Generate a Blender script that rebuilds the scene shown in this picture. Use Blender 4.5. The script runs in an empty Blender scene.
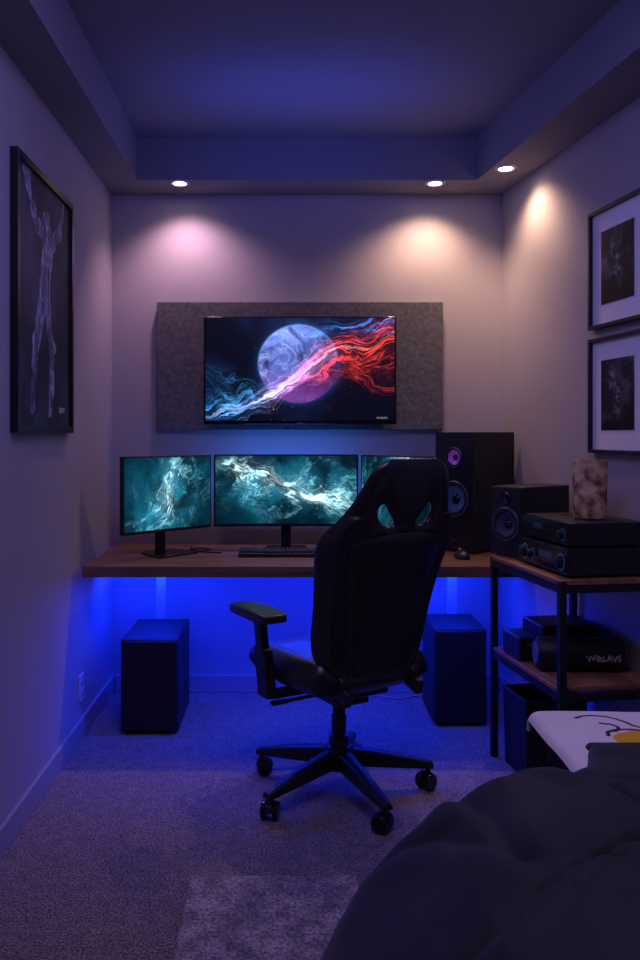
import bpy, bmesh, math, random
import numpy as np
from mathutils import Vector, Matrix, noise
random.seed(4)
scene = bpy.context.scene
COL = scene.collection
try:
    scene.view_settings.view_transform = 'Standard'
    scene.view_settings.look = 'None'
except Exception:
    pass
PI = math.pi
TH = math.atan(0.1524)           # right wall opens by this angle

# ------------------------------------------------------------ helpers
def link(o, parent=None):
    COL.objects.link(o)
    if parent is not None:
        o.parent = parent
    return o

def thing(name, label, cat, loc=(0, 0, 0), rotz=0.0, group=None):
    o = bpy.data.objects.new(name, None)
    o.empty_display_size = 0.1
    link(o)
    o.location = loc
    o.rotation_euler = (0, 0, rotz)
    o['label'] = label
    o['category'] = cat
    if group: o['group'] = group
    return o

def tag(o, label, cat, group=None):
    o['label'] = label; o['category'] = cat
    if group: o['group'] = group
    return o

def obj(name, bm, mat, parent=None, smooth=False, bevel=0.0, seg=3, loc=None, rot=None, subsurf=0, label=None, sharp=35):
    me = bpy.data.meshes.new(name)
    bmesh.ops.recalc_face_normals(bm, faces=bm.faces[:])
    bm.to_mesh(me); bm.free()
    if mat: me.materials.append(mat)
    o = bpy.data.objects.new(name, me)
    link(o, parent)
    if loc is not None: o.location = loc
    if rot is not None: o.rotation_euler = rot
    if bevel > 0:
        m = o.modifiers.new('bevel', 'BEVEL'); m.width = bevel; m.segments = seg
        m.limit_method = 'ANGLE'; m.angle_limit = math.radians(40)
        m.harden_normals = False
        smooth = True
    if subsurf:
        m = o.modifiers.new('sub', 'SUBSURF'); m.levels = subsurf; m.render_levels = subsurf
        smooth = True
    if smooth:
        for p in me.polygons: p.use_smooth = True
        if not subsurf:
            try:
                me.set_sharp_from_angle(angle=math.radians(sharp if bevel == 0 else 80))
            except Exception:
                pass
    if label: o['label'] = label
    return o

def struct(name, bm, mat, **k):
    o = obj(name, bm, mat, **k); o['kind'] = 'structure'; return o

def B():
    return bmesh.new()

def box(bm, c, s, rot=None):
    M = Matrix.Translation(Vector(c))
    if rot is not None:
        M = M @ rot
    M = M @ Matrix.Diagonal((s[0], s[1], s[2], 1))
    bmesh.ops.create_cube(bm, size=1.0, matrix=M)
    return bm

def prism(bm, poly, z0, z1):
    a = [bm.verts.new((x, y, z0)) for x, y in poly]
    b = [bm.verts.new((x, y, z1)) for x, y in poly]
    n = len(poly)
    bm.faces.new(a[::-1]); bm.faces.new(b)
    for i in range(n):
        bm.faces.new((a[i], a[(i+1) % n], b[(i+1) % n], b[i]))
    return bm

def cyl(bm, p0, p1, r, r2=None, seg=28):
    p0 = Vector(p0); p1 = Vector(p1); d = p1 - p0
    q = d.to_track_quat('Z', 'Y').to_matrix().to_4x4()
    M = Matrix.Translation((p0+p1)/2) @ q
    bmesh.ops.create_cone(bm, cap_ends=True, cap_tris=False, segments=seg, radius1=r, radius2=r if r2 is None else r2, depth=d.length, matrix=M)
    return bm

def lathe(bm, prof, M=None, seg=40):
    """profile (r, z) turned about local Z, placed by matrix M"""
    M = M or Matrix.Identity(4)
    rings = []
    for r, z in prof:
        if r < 1e-6:
            rings.append([bm.verts.new(M @ Vector((0, 0, z)))])
        else:
            rings.append([bm.verts.new(M @ Vector((r*math.cos(2*PI*i/seg), r*math.sin(2*PI*i/seg), z))) for i in range(seg)])
    for a, b in zip(rings, rings[1:]):
        for i in range(seg):
            j = (i+1) % seg
            if len(a) == 1 and len(b) == 1: continue
            if len(a) == 1: bm.faces.new((a[0], b[i], b[j]))
            elif len(b) == 1: bm.faces.new((a[i], a[j], b[0]))
            else: bm.faces.new((a[i], a[j], b[j], b[i]))
    return bm

def sweep(bm, pts, r, seg=10, closed=False):
    P = [Vector(p) for p in pts]
    Q = []
    n = len(P)
    for i in range(n-1):
        p0 = P[max(i-1, 0)]; p1 = P[i]; p2 = P[i+1]; p3 = P[min(i+2, n-1)]
        for k in range(8):
            t = k/8
            Q.append(0.5*((2*p1)+(-p0+p2)*t+(2*p0-5*p1+4*p2-p3)*t*t+(-p0+3*p1-3*p2+p3)*t**3))
    Q.append(P[-1])
    rings = []
    up = Vector((0.13, 0.21, 0.97)).normalized()
    for i, q in enumerate(Q):
        d = (Q[min(i+1, len(Q)-1)] - Q[max(i-1, 0)])
        if d.length < 1e-9: d = Vector((1, 0, 0))
        d.normalize()
        a = d.cross(up)
        if a.length < 1e-3: a = d.cross(Vector((1, 0, 0)))
        a.normalize(); b = d.cross(a)
        rings.append([bm.verts.new(q + r*(math.cos(2*PI*k/seg)*a + math.sin(2*PI*k/seg)*b)) for k in range(seg)])
    for a, b in zip(rings, rings[1:]):
        for k in range(seg):
            bm.faces.new((a[k], a[(k+1) % seg], b[(k+1) % seg], b[k]))
    bm.faces.new(rings[0]); bm.faces.new(rings[-1][::-1])
    return bm

FRONT = Matrix.Rotation(PI/2, 4, 'X')      # local Z of a lathe -> -Y
def front_at(x, y, z):
    return Matrix.Translation((x, y, z)) @ FRONT

# ------------------------------------------------------------ materials
def nodes(name):
    m = bpy.data.materials.new(name); m.use_nodes = True
    nt = m.node_tree
    return m, nt, nt.nodes['Principled BSDF']

def mat(name, col, rough=0.5, metal=0.0, var=0.08, nscale=12.0, bump=0.0, bscale=60.0, spec=0.5, coat=0.0, stretch=None, emit=None, es=0.0, ramp=(0.3, 0.7), alt=None, sheen=0.0):
    m, nt, p = nodes(name)
    tc = nt.nodes.new('ShaderNodeTexCoord')
    mp = nt.nodes.new('ShaderNodeMapping')
    nt.links.new(tc.outputs['Object'], mp.inputs['Vector'])
    if stretch: mp.inputs['Scale'].default_value = stretch
    n = nt.nodes.new('ShaderNodeTexNoise'); n.inputs['Scale'].default_value = nscale; n.inputs['Detail'].default_value = 5
    nt.links.new(mp.outputs['Vector'], n.inputs['Vector'])
    r = nt.nodes.new('ShaderNodeValToRGB')
    a = [max(0, c*(1-var)) for c in col]; b = [min(1, c*(1+var)) for c in col]
    if alt: a, b = col, alt
    r.color_ramp.elements[0].position = ramp[0]; r.color_ramp.elements[1].position = ramp[1]
    r.color_ramp.elements[0].color = (*a, 1); r.color_ramp.elements[1].color = (*b, 1)
    nt.links.new(n.outputs['Fac'], r.inputs['Fac'])
    nt.links.new(r.outputs['Color'], p.inputs['Base Color'])
    p.inputs['Roughness'].default_value = rough
    p.inputs['Metallic'].default_value = metal
    p.inputs['Specular IOR Level'].default_value = spec
    if coat: p.inputs['Coat Weight'].default_value = coat
    if sheen: p.inputs['Sheen Weight'].default_value = sheen
    if bump:
        n2 = nt.nodes.new('ShaderNodeTexNoise'); n2.inputs['Scale'].default_value = bscale; n2.inputs['Detail'].default_value = 4
        nt.links.new(tc.outputs['Object'], n2.inputs['Vector'])
        bp = nt.nodes.new('ShaderNodeBump'); bp.inputs['Strength'].default_value = bump; bp.inputs['Distance'].default_value = 0.01
        nt.links.new(n2.outputs['Fac'], bp.inputs['Height'])
        nt.links.new(bp.outputs['Normal'], p.inputs['Normal'])
    if emit:
        p.inputs['Emission Color'].default_value = (*emit, 1)
        p.inputs['Emission Strength'].default_value = es
    return m

def mat_wood(name, dark, light, rough=0.45, along='x', sc=1.0):
    m, nt, p = nodes(name)
    tc = nt.nodes.new('ShaderNodeTexCoord'); mp = nt.nodes.new('ShaderNodeMapping')
    nt.links.new(tc.outputs['Object'], mp.inputs['Vector'])
    mp.inputs['Scale'].default_value = (1.2*sc, 16*sc, 16*sc) if along == 'x' else (16*sc, 1.2*sc, 16*sc)
    n = nt.nodes.new('ShaderNodeTexNoise'); n.inputs['Scale'].default_value = 2.2; n.inputs['Detail'].default_value = 8; n.inputs['Distortion'].default_value = 0.6
    nt.links.new(mp.outputs['Vector'], n.inputs['Vector'])
    r = nt.nodes.new('ShaderNodeValToRGB')
    r.color_ramp.elements[0].position = 0.32; r.color_ramp.elements[1].position = 0.68
    r.color_ramp.elements[0].color = (*dark, 1); r.color_ramp.elements[1].color = (*light, 1)
    nt.links.new(n.outputs['Fac'], r.inputs['Fac'])
    nt.links.new(r.outputs['Color'], p.inputs['Base Color'])
    p.inputs['Roughness'].default_value = rough
    bp = nt.nodes.new('ShaderNodeBump'); bp.inputs['Strength'].default_value = 0.15; bp.inputs['Distance'].default_value = 0.004
    nt.links.new(n.outputs['Fac'], bp.inputs['Height']); nt.links.new(bp.outputs['Normal'], p.inputs['Normal'])
    return m

def mat_carpet(name, dark, light, scale=230, big=0.25, lo=.42, hi=.58, bigscale=7):
    m, nt, p = nodes(name)
    tc = nt.nodes.new('ShaderNodeTexCoord')
    n = nt.nodes.new('ShaderNodeTexNoise'); n.inputs['Scale'].default_value = scale; n.inputs['Detail'].default_value = 3; n.inputs['Roughness'].default_value = 0.75
    n3 = nt.nodes.new('ShaderNodeTexNoise'); n3.inputs['Scale'].default_value = bigscale; n3.inputs['Detail'].default_value = 6
    for q in (n, n3): nt.links.new(tc.outputs['Object'], q.inputs['Vector'])
    r = nt.nodes.new('ShaderNodeValToRGB')
    r.color_ramp.elements[0].position = lo; r.color_ramp.elements[1].position = hi
    r.color_ramp.elements[0].color = (*dark, 1); r.color_ramp.elements[1].color = (*light, 1)
    nt.links.new(n.outputs['Fac'], r.inputs['Fac'])
    r2 = nt.nodes.new('ShaderNodeValToRGB')
    r2.color_ramp.elements[0].position = 0.35; r2.color_ramp.elements[1].position = 0.65
    g = 1-big
    r2.color_ramp.elements[0].color = (g, g, g, 1); r2.color_ramp.elements[1].color = (1, 1, 1, 1)
    nt.links.new(n3.outputs['Fac'], r2.inputs['Fac'])
    mx = nt.nodes.new('ShaderNodeMix'); mx.data_type = 'RGBA'; mx.blend_type = 'MULTIPLY'; mx.inputs[0].default_value = 1
    nt.links.new(r.outputs['Color'], mx.inputs[6]); nt.links.new(r2.outputs['Color'], mx.inputs[7])
    nt.links.new(mx.outputs[2], p.inputs['Base Color'])
    p.inputs['Roughness'].default_value = 0.95; p.inputs['Specular IOR Level'].default_value = 0.15
    p.inputs['Sheen Weight'].default_value = 0.2
    bp = nt.nodes.new('ShaderNodeBump'); bp.inputs['Strength'].default_value = 0.8; bp.inputs['Distance'].default_value = 0.006
    nt.links.new(n.outputs['Fac'], bp.inputs['Height']); nt.links.new(bp.outputs['Normal'], p.inputs['Normal'])
    return m

def mat_emit(name, col, s):
    m = bpy.data.materials.new(name); m.use_nodes = True
    nt = m.node_tree; nt.nodes.clear()
    e = nt.nodes.new('ShaderNodeEmission'); e.inputs['Color'].default_value = (*col, 1); e.inputs['Strength'].default_value = s
    o = nt.nodes.new('ShaderNodeOutputMaterial'); nt.links.new(e.outputs[0], o.inputs[0])
    return m

def mat_painted(name, emission=0.0, rough=0.3, coat=0.0, spec=0.5):
    m, nt, p = nodes(name)
    a = nt.nodes.new('ShaderNodeAttribute'); a.attribute_name = 'Col'
    if emission > 0:
        p.inputs['Base Color'].default_value = (0.004, 0.004, 0.005, 1)
        nt.links.new(a.outputs['Color'], p.inputs['Emission Color'])
        p.inputs['Emission Strength'].default_value = emission
    else:
        nt.links.new(a.outputs['Color'], p.inputs['Base Color'])
    p.inputs['Roughness'].default_value = rough
    p.inputs['Specular IOR Level'].default_value = spec
    if coat: p.inputs['Coat Weight'].default_value = coat
    return m

M_wall = mat('wall_paint', (0.42, 0.40, 0.43), 0.85, var=0.03, nscale=3, bump=0.06, bscale=180, spec=0.2)
M_ceil = mat('ceiling_paint', (0.25, 0.25, 0.27), 0.9, var=0.02, nscale=3, spec=0.2)
M_trim = mat('trim_paint', (0.34, 0.34, 0.38), 0.5, var=0.03)
M_carpet = mat_carpet('carpet_pile', (0.055, 0.046, 0.040), (0.54, 0.44, 0.39), 150, .30, .40, .62, 26)
M_rug = mat_carpet('rug_pile', (0.20, 0.17, 0.16), (0.76, 0.65, 0.60), 110, 0.55, .38, .62, 16)
M_desk = mat_wood('desk_wood', (0.10, 0.05, 0.035), (0.28, 0.14, 0.09), 0.38)
M_shelfwood = mat_wood('rack_wood', (0.18, 0.08, 0.04), (0.48, 0.23, 0.11), 0.5, 'y')
M_black = mat('black_plastic', (0.012, 0.012, 0.014), 0.42, var=0.2)
M_gloss = mat('gloss_black_plastic', (0.008, 0.008, 0.01), 0.15, var=0.1)
M_vinyl = mat('black_cabinet_vinyl', (0.010, 0.010, 0.014), 0.5, var=0.25, bump=0.12, bscale=300)
M_leather = mat('black_leatherette', (0.012, 0.013, 0.015), 0.34, var=0.2, bump=0.08, bscale=240, spec=0.7)
M_metal = mat('dark_metal', (0.05, 0.05, 0.055), 0.35, metal=0.8, var=0.1)
M_grey = mat('grey_metal', (0.30, 0.30, 0.33), 0.4, metal=0.7, var=0.1)
M_leg = mat('grey_desk_leg', (0.50, 0.50, 0.54), 0.4, var=0.1)
M_rackmetal = mat('rack_powder_coat', (0.02, 0.02, 0.022), 0.5, metal=0.3)
M_felt = mat('grey_felt_panel', (0.105, 0.105, 0.112), 0.95, nscale=60, bump=0.4, bscale=260, spec=0.1, ramp=(.30, .72), alt=(.19, .187, .195))
M_frame = mat('black_frame_wood', (0.012, 0.012, 0.013), 0.35)
M_matboard = mat('white_mat_board', (0.90, 0.90, 0.90), 0.8, var=0.02)
M_white = mat('white_plastic', (0.62, 0.62, 0.65), 0.4, var=0.02)
M_duvet = mat('dark_duvet_cotton', (0.014, 0.018, 0.023), 0.65, nscale=3.5, bump=0.15, bscale=120, spec=0.35, ramp=(.45, .65), alt=(.026, .032, .040), sheen=.10)
M_mattress = mat('mattress_fabric', (0.012, 0.012, 0.015), 0.9, var=0.1, bump=0.2, bscale=120)
M_keys = mat('keycaps', (0.03, 0.03, 0.035), 0.5)
M_cone = mat('speaker_cone_paper', (0.05, 0.06, 0.10), 0.45, var=0.2, nscale=60)
M_ring = mat('satin_speaker_ring', (0.07, 0.08, 0.13), 0.35, metal=0.4)  # lightened and tinted: blue reflection on the rim painted into the colour
M_vase = mat('mottled_ceramic', (0.20, 0.10, 0.035), 0.75, nscale=20, bump=0.6, bscale=34, ramp=(.40, .60), alt=(.85, .58, .30))
M_blueled = mat_emit('blue_led', (0.02, 0.10, 1.0), 6)
M_knobglow = mat('knob_ring', (0.03, 0.10, 0.22), 0.3, emit=(0.03, 0.2, .6), es=0.16)
M_display = mat('unlit_display', (0.01, 0.02, 0.035), 0.12, emit=(0.02, 0.10, .25), es=0.06)
M_purple = mat('painted_purple_glow', (0.15, 0.05, 0.30), 0.3, emit=(0.35, 0.06, 0.7), es=0.20)  # tweeter cone: purple glow put in by colour and faint emission
M_bluecone = mat('painted_blue_reflection', (0.04, 0.06, 0.18), 0.35, emit=(0.05, 0.08, 0.4), es=0.07)  # woofer cone: bluish reflection painted in as tint plus slight emission
M_lamp = mat_emit('downlight_glow', (1.0, 0.72, 0.55), 22)
M_text = mat_emit('screen_lettering', (0.8, 0.8, 0.85), 0.35)
M_logo = mat('pale_print', (0.6, 0.6, 0.62), 0.6)

# ------------------------------------------------------------ painting (vertex colours)
_tab = np.random.RandomState(11).rand(256, 256)
def vn(x, y, s=0):
    xi = np.floor(x).astype(int); yi = np.floor(y).astype(int)
    fx = x-xi; fy = y-yi
    fx = fx*fx*(3-2*fx); fy = fy*fy*(3-2*fy)
    g = lambda a, b: _tab[(a+s*37) % 256, (b+s*91) % 256]
    return (g(xi, yi)*(1-fx)+g(xi+1, yi)*fx)*(1-fy)+(g(xi, yi+1)*(1-fx)+g(xi+1, yi+1)*fx)*fy
def fbm(x, y, s=0, o=5):
    t = 0; a = 0.5; n = 0
    for i in range(o):
        t = t+a*vn(x*2**i, y*2**i, s+i); n += a; a *= 0.5
    return t/n
def ridged(x, y, s=0, o=4):
    t = 0; a = 0.5; n = 0
    for i in range(o):
        t = t+a*(1-np.abs(2*vn(x*2**i, y*2**i, s+i)-1))**3; n += a; a *= 0.55
    return t/n
def segd(X, Y, a, b):
    ax, ay = a; bx, by = b
    dx, dy = bx-ax, by-ay
    t = np.clip(((X-ax)*dx+(Y-ay)*dy)/(dx*dx+dy*dy+1e-9), 0, 1)
    return np.hypot(X-(ax+t*dx), Y-(ay+t*dy))
def c3(r, g, b): return np.array([r, g, b])[None, None, :]

def paint_tv(U, V):
    A = 1.79; X = U*A; Y = V
    out = np.zeros(U.shape+(3,))+c3(.001, .002, .008)
    neb = np.clip(fbm(X*2, Y*2, 3)-0.5, 0, 1)
    out += neb[..., None]*c3(0.01, 0.03, 0.14)
    cx, cy, r = 0.88, 0.55, 0.38
    dx = X-cx; dy = Y-cy; d = np.hypot(dx, dy)/r
    inside = np.clip((1-d)*45, 0, 1)
    w0 = fbm(X*4, Y*4, 9, 5); w3 = fbm(X*4, Y*4, 19, 5)
    tex = fbm(X*5+w0*3, Y*7+w3*3, 5, 6)
    rid = ridged(X*6+w0*5, Y*11+w3*5, 7, 5)
    lit = np.clip(0.50+0.9*(-dx*0.55+dy*0.75)/r, 0.08, 1.3)
    pl = (np.clip(tex*1.8-.45, 0, 1))[..., None]*c3(0.16, 0.26, 0.80)+(np.clip(rid*1.4-.2, 0, 1)**1.8)[..., None]*c3(0.42, 0.55, 1.0)*0.75+c3(.03, .035, .20)
    low = np.clip(-(dy-.02)/r, 0, 1)[..., None]
    pl = pl*lit[..., None]+low*c3(0.22, 0.03, 0.30)*(.2+tex[..., None])
    rim = np.exp(-((1-d)/0.022)**2)*np.clip(0.15+0.9*(-dx*0.3+dy)/r, 0.03, 1)
    out = out*(1-inside[..., None])+pl*inside[..., None]
    out += rim[..., None]*c3(0.25, 0.5, 1.0)*0.45
    out += (np.exp(-np.clip(d-1, 0, 9)/0.07)*(1-inside)*0.12)[..., None]*c3(0.05, 0.2, 0.9)
    yc = np.interp(X, [0, .35, .6, .9, 1.3, 1.79], [.06, .12, .26, .43, .64, .80])
    warp = (fbm(X*2.6, Y*2.6, 13, 6)-0.5)*0.34
    t = Y-yc+warp
    w = np.interp(X, [0, .5, .9, 1.3, 1.79], [.10, .08, .075, .12, .17])
    band = np.exp(-(t/w)**2)
    fil = ridged(X*3.6+t*4, t*44, 17, 5)
    fil = np.clip(fil*1.9-.6, 0, 1)
    cr = np.interp(X, [0, .5, .72, .92, 1.12, 1.79], [0.02, 0.22, 0.80, 1.0, 1.0, 0.95])
    cg = np.interp(X, [0, .5, .72, .92, 1.12, 1.79], [0.30, 0.40, 0.50, 0.18, 0.06, 0.05])
    cb = np.interp(X, [0, .5, .72, .92, 1.12, 1.79], [0.95, 1.0, 1.0, 0.50, 0.06, 0.02])
    cc = np.stack([cr, cg, cb], -1)
    out += (band*(fil**1.4)*2.3)[..., None]*cc
    out += (band*.05)[..., None]*cc
    core = np.exp(-(t/0.008)**2)*np.interp(X, [0, .3, .6, .8, 1.1, 1.4, 1.79], [0.2, 0.7, 1, 1, .7, .35, .1])
    out += core[..., None]*(0.6*cc+0.6)
    out += (np.exp(-(t/.04)**2)*np.exp(-((X-.72)/.25)**2)*.28)[..., None]*c3(.6, .50, 1)
    t2 = Y-np.interp(X, [.7, 1.0, 1.3, 1.79], [.98, .9, .84, .98])+(fbm(X*3, Y*3, 23)-.5)*.3
    out += (np.exp(-(t2/.09)**2)*ridged(X*3, t2*24, 29)**3*np.clip((X-.75)*3, 0, 1)*2.4)[..., None]*c3(.05, .25, 1)
    for k, y1 in enumerate((.58, .98, .40)):
        t4 = Y-np.interp(X, [.9, 1.3, 1.79], [.45, (.45+y1)/2+.04, y1])+(fbm(X*3, Y*3, 37+k, 6)-.5)*.35
        out += (np.exp(-(t4/.06)**2)*ridged(X*4+t4*3, t4*40, 39+k)**4*np.clip((X-.95)*3, 0, 1)*2.0)[..., None]*c3(1, .05, .03)
    t3 = Y-np.interp(X, [0, .3, .6], [.30, .28, .22])+(fbm(X*4, Y*4, 31)-.5)*.4
    out += (np.exp(-(t3/.10)**2)*ridged(X*3, t3*24, 33)**3*np.clip((.65-X)*3, 0, 1)*2.4)[..., None]*c3(.05, .45, 1)
    st = (vn(X*95, Y*95, 41) > 0.955)*np.exp(-((Y-yc)/.4)**2)
    out += st[..., None]*np.stack([cr*.7+.1, cg*.7+.03, cb*.7], -1)*0.6
    return out

def paint_teal(mode):
    def f(U, V):
        A = 1.6 if mode == 0 else 2.0
        X = U*A; Y = V
        w1 = fbm(X*2+3*mode, Y*2, 2+mode, 7); w2 = fbm(X*2, Y*2+5, 6+mode, 7)
        if mode == 0:
            t = (X-0.80)*0.80-(Y-0.52)*0.50+(w1-.5)*.6; s = (X-.8)*.55+(Y-.52)*.85
            mask = np.exp(-(t/.16)**2)*np.exp(-(s/.30)**2)
        else:
            yc = np.interp(X, [0, .5, 1.0, 1.5, 2.0], [.88, .72, .52, .40, .30]) if mode == 1 else 0.3+0.5*X
            t = Y-yc+(w1-.5)*.8; s = X
            mask = np.exp(-(t/.14)**2)*np.interp(X, [0, .25, .7, 1.3, 2], [.5, 1, 1, .9, .3])
        wide = np.exp(-(t/.42)**2)
        qx = X*5+w1*6; qy = Y*5+w2*6
        sp = fbm(qx, qy, 31+mode, 7)
        splash = np.clip((sp-.50)*7, 0, 1)
        fine = ridged(s*6+w1*4, t*40+w2*5, 4+mode, 4)
        fine = np.clip(fine*1.8-.4, 0, 1)
        bg = np.clip(fbm(X*1.6, Y*1.6, 15+mode)*2.2-.6, 0, 1)
        haze = fbm(X*4+w2*3, Y*4+w1*3, 50+mode, 6)
        out = np.zeros(U.shape+(3,))
        out += (bg*(.4+haze))[..., None]*c3(0.002, 0.062, 0.105)
        out += (wide*(np.clip(haze*2.4-.9, 0, 1))**1.2)[..., None]*c3(0.012, 0.22, 0.33)
        out += (wide*splash*fine)[..., None]*c3(0.22, 0.74, 0.90)*1.0
        out += (mask*(.20+.80*splash)*(.12+fine*1.6))[..., None]*c3(0.72, 0.98, 1.0)*1.8
        dots = (vn(X*70, Y*70, 9) > .92)*np.exp(-(t/.35)**2)*haze
        out += dots[..., None]*c3(.5, .9, .95)*.9
        vg = np.clip(1.12-((U-.5)**2+(V-.5)**2)*1.7, 0.15, 1)
        return out*vg[..., None]+c3(0.0, 0.008, 0.018)
    return f

def paint_ghost(U, V):
    X = U*.75; Y = V
    out = np.ones(U.shape+(3,))*c3(.034, .037, .050)
    out += (np.clip(fbm(X*6, Y*4, 3, 6)-.38, 0, 1)*.22)[..., None]*c3(.8, .85, 1.1)
    segs = [((.38, .85), (.40, .80), .050), ((.40, .74), (.37, .56), .075), ((.40, .75), (.20, .86), .030), ((.20, .86), (.10, .99), .022),
            ((.40, .75), (.58, .84), .030), ((.58, .84), (.64, .98), .022), ((.36, .56), (.24, .34), .040), ((.24, .34), (.20, .06), .028),
            ((.38, .56), (.48, .34), .040), ((.48, .34), (.44, .06), .028)]
    g = np.zeros(U.shape)
    wx = X+(fbm(X*12, Y*12, 5, 5)-.5)*.07; wy = Y+(fbm(X*12, Y*12, 8, 5)-.5)*.07
    for a, b, w in segs:
        d = segd(wx, wy, a, b)/w
        g = np.maximum(g, np.clip(1.6-1.4*d, 0, 1)*.55+.85*np.exp(-((d-.95)/.13)**2))
    lines = np.clip(ridged(X*24, Y*10, 9, 4)*1.8-.35, 0, 1)
    g = g*(.15+1.1*lines)
    out += g[..., None]*c3(.62, .68, .90)
    mk = (np.abs(U-.82) < .07)*(np.abs(V-.075) < .012)*(vn(U*60, V*8, 2) > .4)
    out += mk[..., None]*.35
    return out

def paint_print(seed):
    def f(U, V):
        out = np.ones(U.shape+(3,))*c3(.018, .020, .028)
        n = fbm(U*4+fbm(U*5, V*5, 2)*2, V*5, seed, 6)
        out += (np.clip((n-.50)*3.5, 0, 1)*.13)[..., None]*c3(.85, .92, 1.1)
        g = np.clip(1.5-segd(U+(n-.5)*.5, V, (.42, .74), (.55, .28))/.10, 0, 1)
        fine = np.clip(ridged(U*9, V*14, seed, 4)*1.9-.5, 0, 1)
        out += (g*fine)[..., None]*.34*c3(.85, .92, 1.05)
        out *= (.25+.75*np.clip(V*1.8, 0, 1))[..., None]
        return out
    return f

def painted_grid(name, w, h, nx, ny, fn, m, parent, loc=(0, 0, 0), curv=0.0):
    xs = np.linspace(0, 1, nx); ys = np.linspace(0, 1, ny)
    U, V = np.meshgrid(xs, ys)
    col = np.clip(fn(U, V), 0, 3)
    X = (U-.5)*w; Z = (V-.5)*h; Yc = -curv*X*X
    co = np.stack([X, Yc, Z], -1).reshape(-1, 3)
    idx = np.arange(nx*ny).reshape(ny, nx)
    faces = np.stack([idx[:-1, :-1], idx[:-1, 1:], idx[1:, 1:], idx[1:, :-1]], -1).reshape(-1, 4)
    me = bpy.data.meshes.new(name)
    me.from_pydata(co.tolist(), [], faces.tolist())
    ca = me.color_attributes.new(name='Col', type='FLOAT_COLOR', domain='POINT')
    c4 = np.concatenate([col.reshape(-1, 3), np.ones((nx*ny, 1))], 1).astype(np.float32)
    ca.data.foreach_set('color', c4.ravel())
    me.materials.append(m)
    o = bpy.data.objects.new(name, me); link(o, parent); o.location = loc
    return o

def lettering(name, s, size, m, parent, loc, rot=(PI/2, 0, 0), ext=0.0005, shear=0.0, bold=0.0):
    cu = bpy.data.curves.new(name, 'FONT'); cu.body = s; cu.size = size; cu.extrude = ext
    cu.align_x = 'CENTER'; cu.align_y = 'CENTER'; cu.shear = shear; cu.offset = bold
    t = bpy.data.objects.new('tmp_text', cu); COL.objects.link(t)
    me = bpy.data.meshes.new_from_object(t.evaluated_get(bpy.context.evaluated_depsgraph_get()))
    bpy.data.objects.remove(t)
    me.materials.clear(); me.materials.append(m)
    o = bpy.data.objects.new(name, me); link(o, parent); o.location = loc; o.rotation_euler = rot
    return o

# ------------------------------------------------------------ room shell
YB = 3.96; YR = -0.7; XL = -0.86; ZC = 2.40; ZT = 2.596
def XR(y): return 1.024+0.1524*(YB-y)
T = 0.1
struct('floor', prism(B(), [(XL-T, YR-T), (XR(YR)+T, YR-T), (XR(YB)+T, YB+T), (XL-T, YB+T)], -0.1, 0), M_carpet)
struct('wall_back', box(B(), ((XL+XR(YB))/2, YB+T/2, 1.4), (XR(YB)-XL+2*T, T, 2.8)), M_wall)
struct('wall_left', box(B(), (XL-T/2, (YR+YB)/2, 1.4), (T, YB-YR, 2.8)), M_wall)
struct('wall_right', prism(B(), [(XR(YR), YR), (XR(YR)+T, YR), (XR(YB)+T, YB), (XR(YB), YB)], 0, 2.8), M_wall)
struct('wall_front', box(B(), ((XL+XR(YR))/2, YR-T/2, 1.4), (XR(YR)-XL+2*T, T, 2.8)), M_wall)
struct('ceiling', prism(B(), [(XL-T, YR-T), (XR(YR)+T, YR-T), (XR(YB)+T, YB+T), (XL-T, YB+T)], ZT, ZT+0.2), M_ceil)
YS = 3.73; XSL = -0.696
def XSR(y): return 0.85+0.1524*(YS-y)
struct('trim_1', prism(B(), [(XL, YS), (XR(YS), YS), (XR(YB), YB), (XL, YB)], ZC, ZT), M_ceil)
struct('trim_2', prism(B(), [(XL, YR), (XSL, YR), (XSL, YS), (XL, YS)], ZC, ZT), M_ceil)
struct('trim_3', prism(B(), [(XSR(YR), YR), (XR(YR), YR), (XR(YS), YS), (XSR(YS), YS)], ZC, ZT), M_ceil)
bh = 0.085
struct('baseboard_back', box(B(), ((XL+XR(YB))/2, YB-0.0075, bh/2), (XR(YB)-XL-0.034, 0.015, bh)), M_trim, bevel=0.004)
struct('baseboard_left', box(B(), (XL+0.0075, (YR+YB)/2, bh/2), (0.015, YB-YR, bh)), M_trim, bevel=0.004)
struct('baseboard_right', prism(B(), [(XR(YR)-0.015, YR), (XR(YR), YR), (XR(YB), YB), (XR(YB)-0.015, YB)], 0, bh), M_trim, bevel=0.004)

# wall outlet
t = thing('wall_outlet', 'small white power outlet plate low on the left wall above the baseboard', 'outlet', (XL, 3.36, 0.15), PI/2)
obj('cover_plate', box(B(), (0, -0.004, 0.055), (0.07, 0.008, 0.11)), M_white, t, bevel=0.003)
for z in (0.032, 0.078):
    obj('socket', lathe(B(), [(0, .002), (0.014, .002), (0.016, 0)], front_at(0, -0.008, z), 24), M_trim, t, smooth=True)

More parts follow.
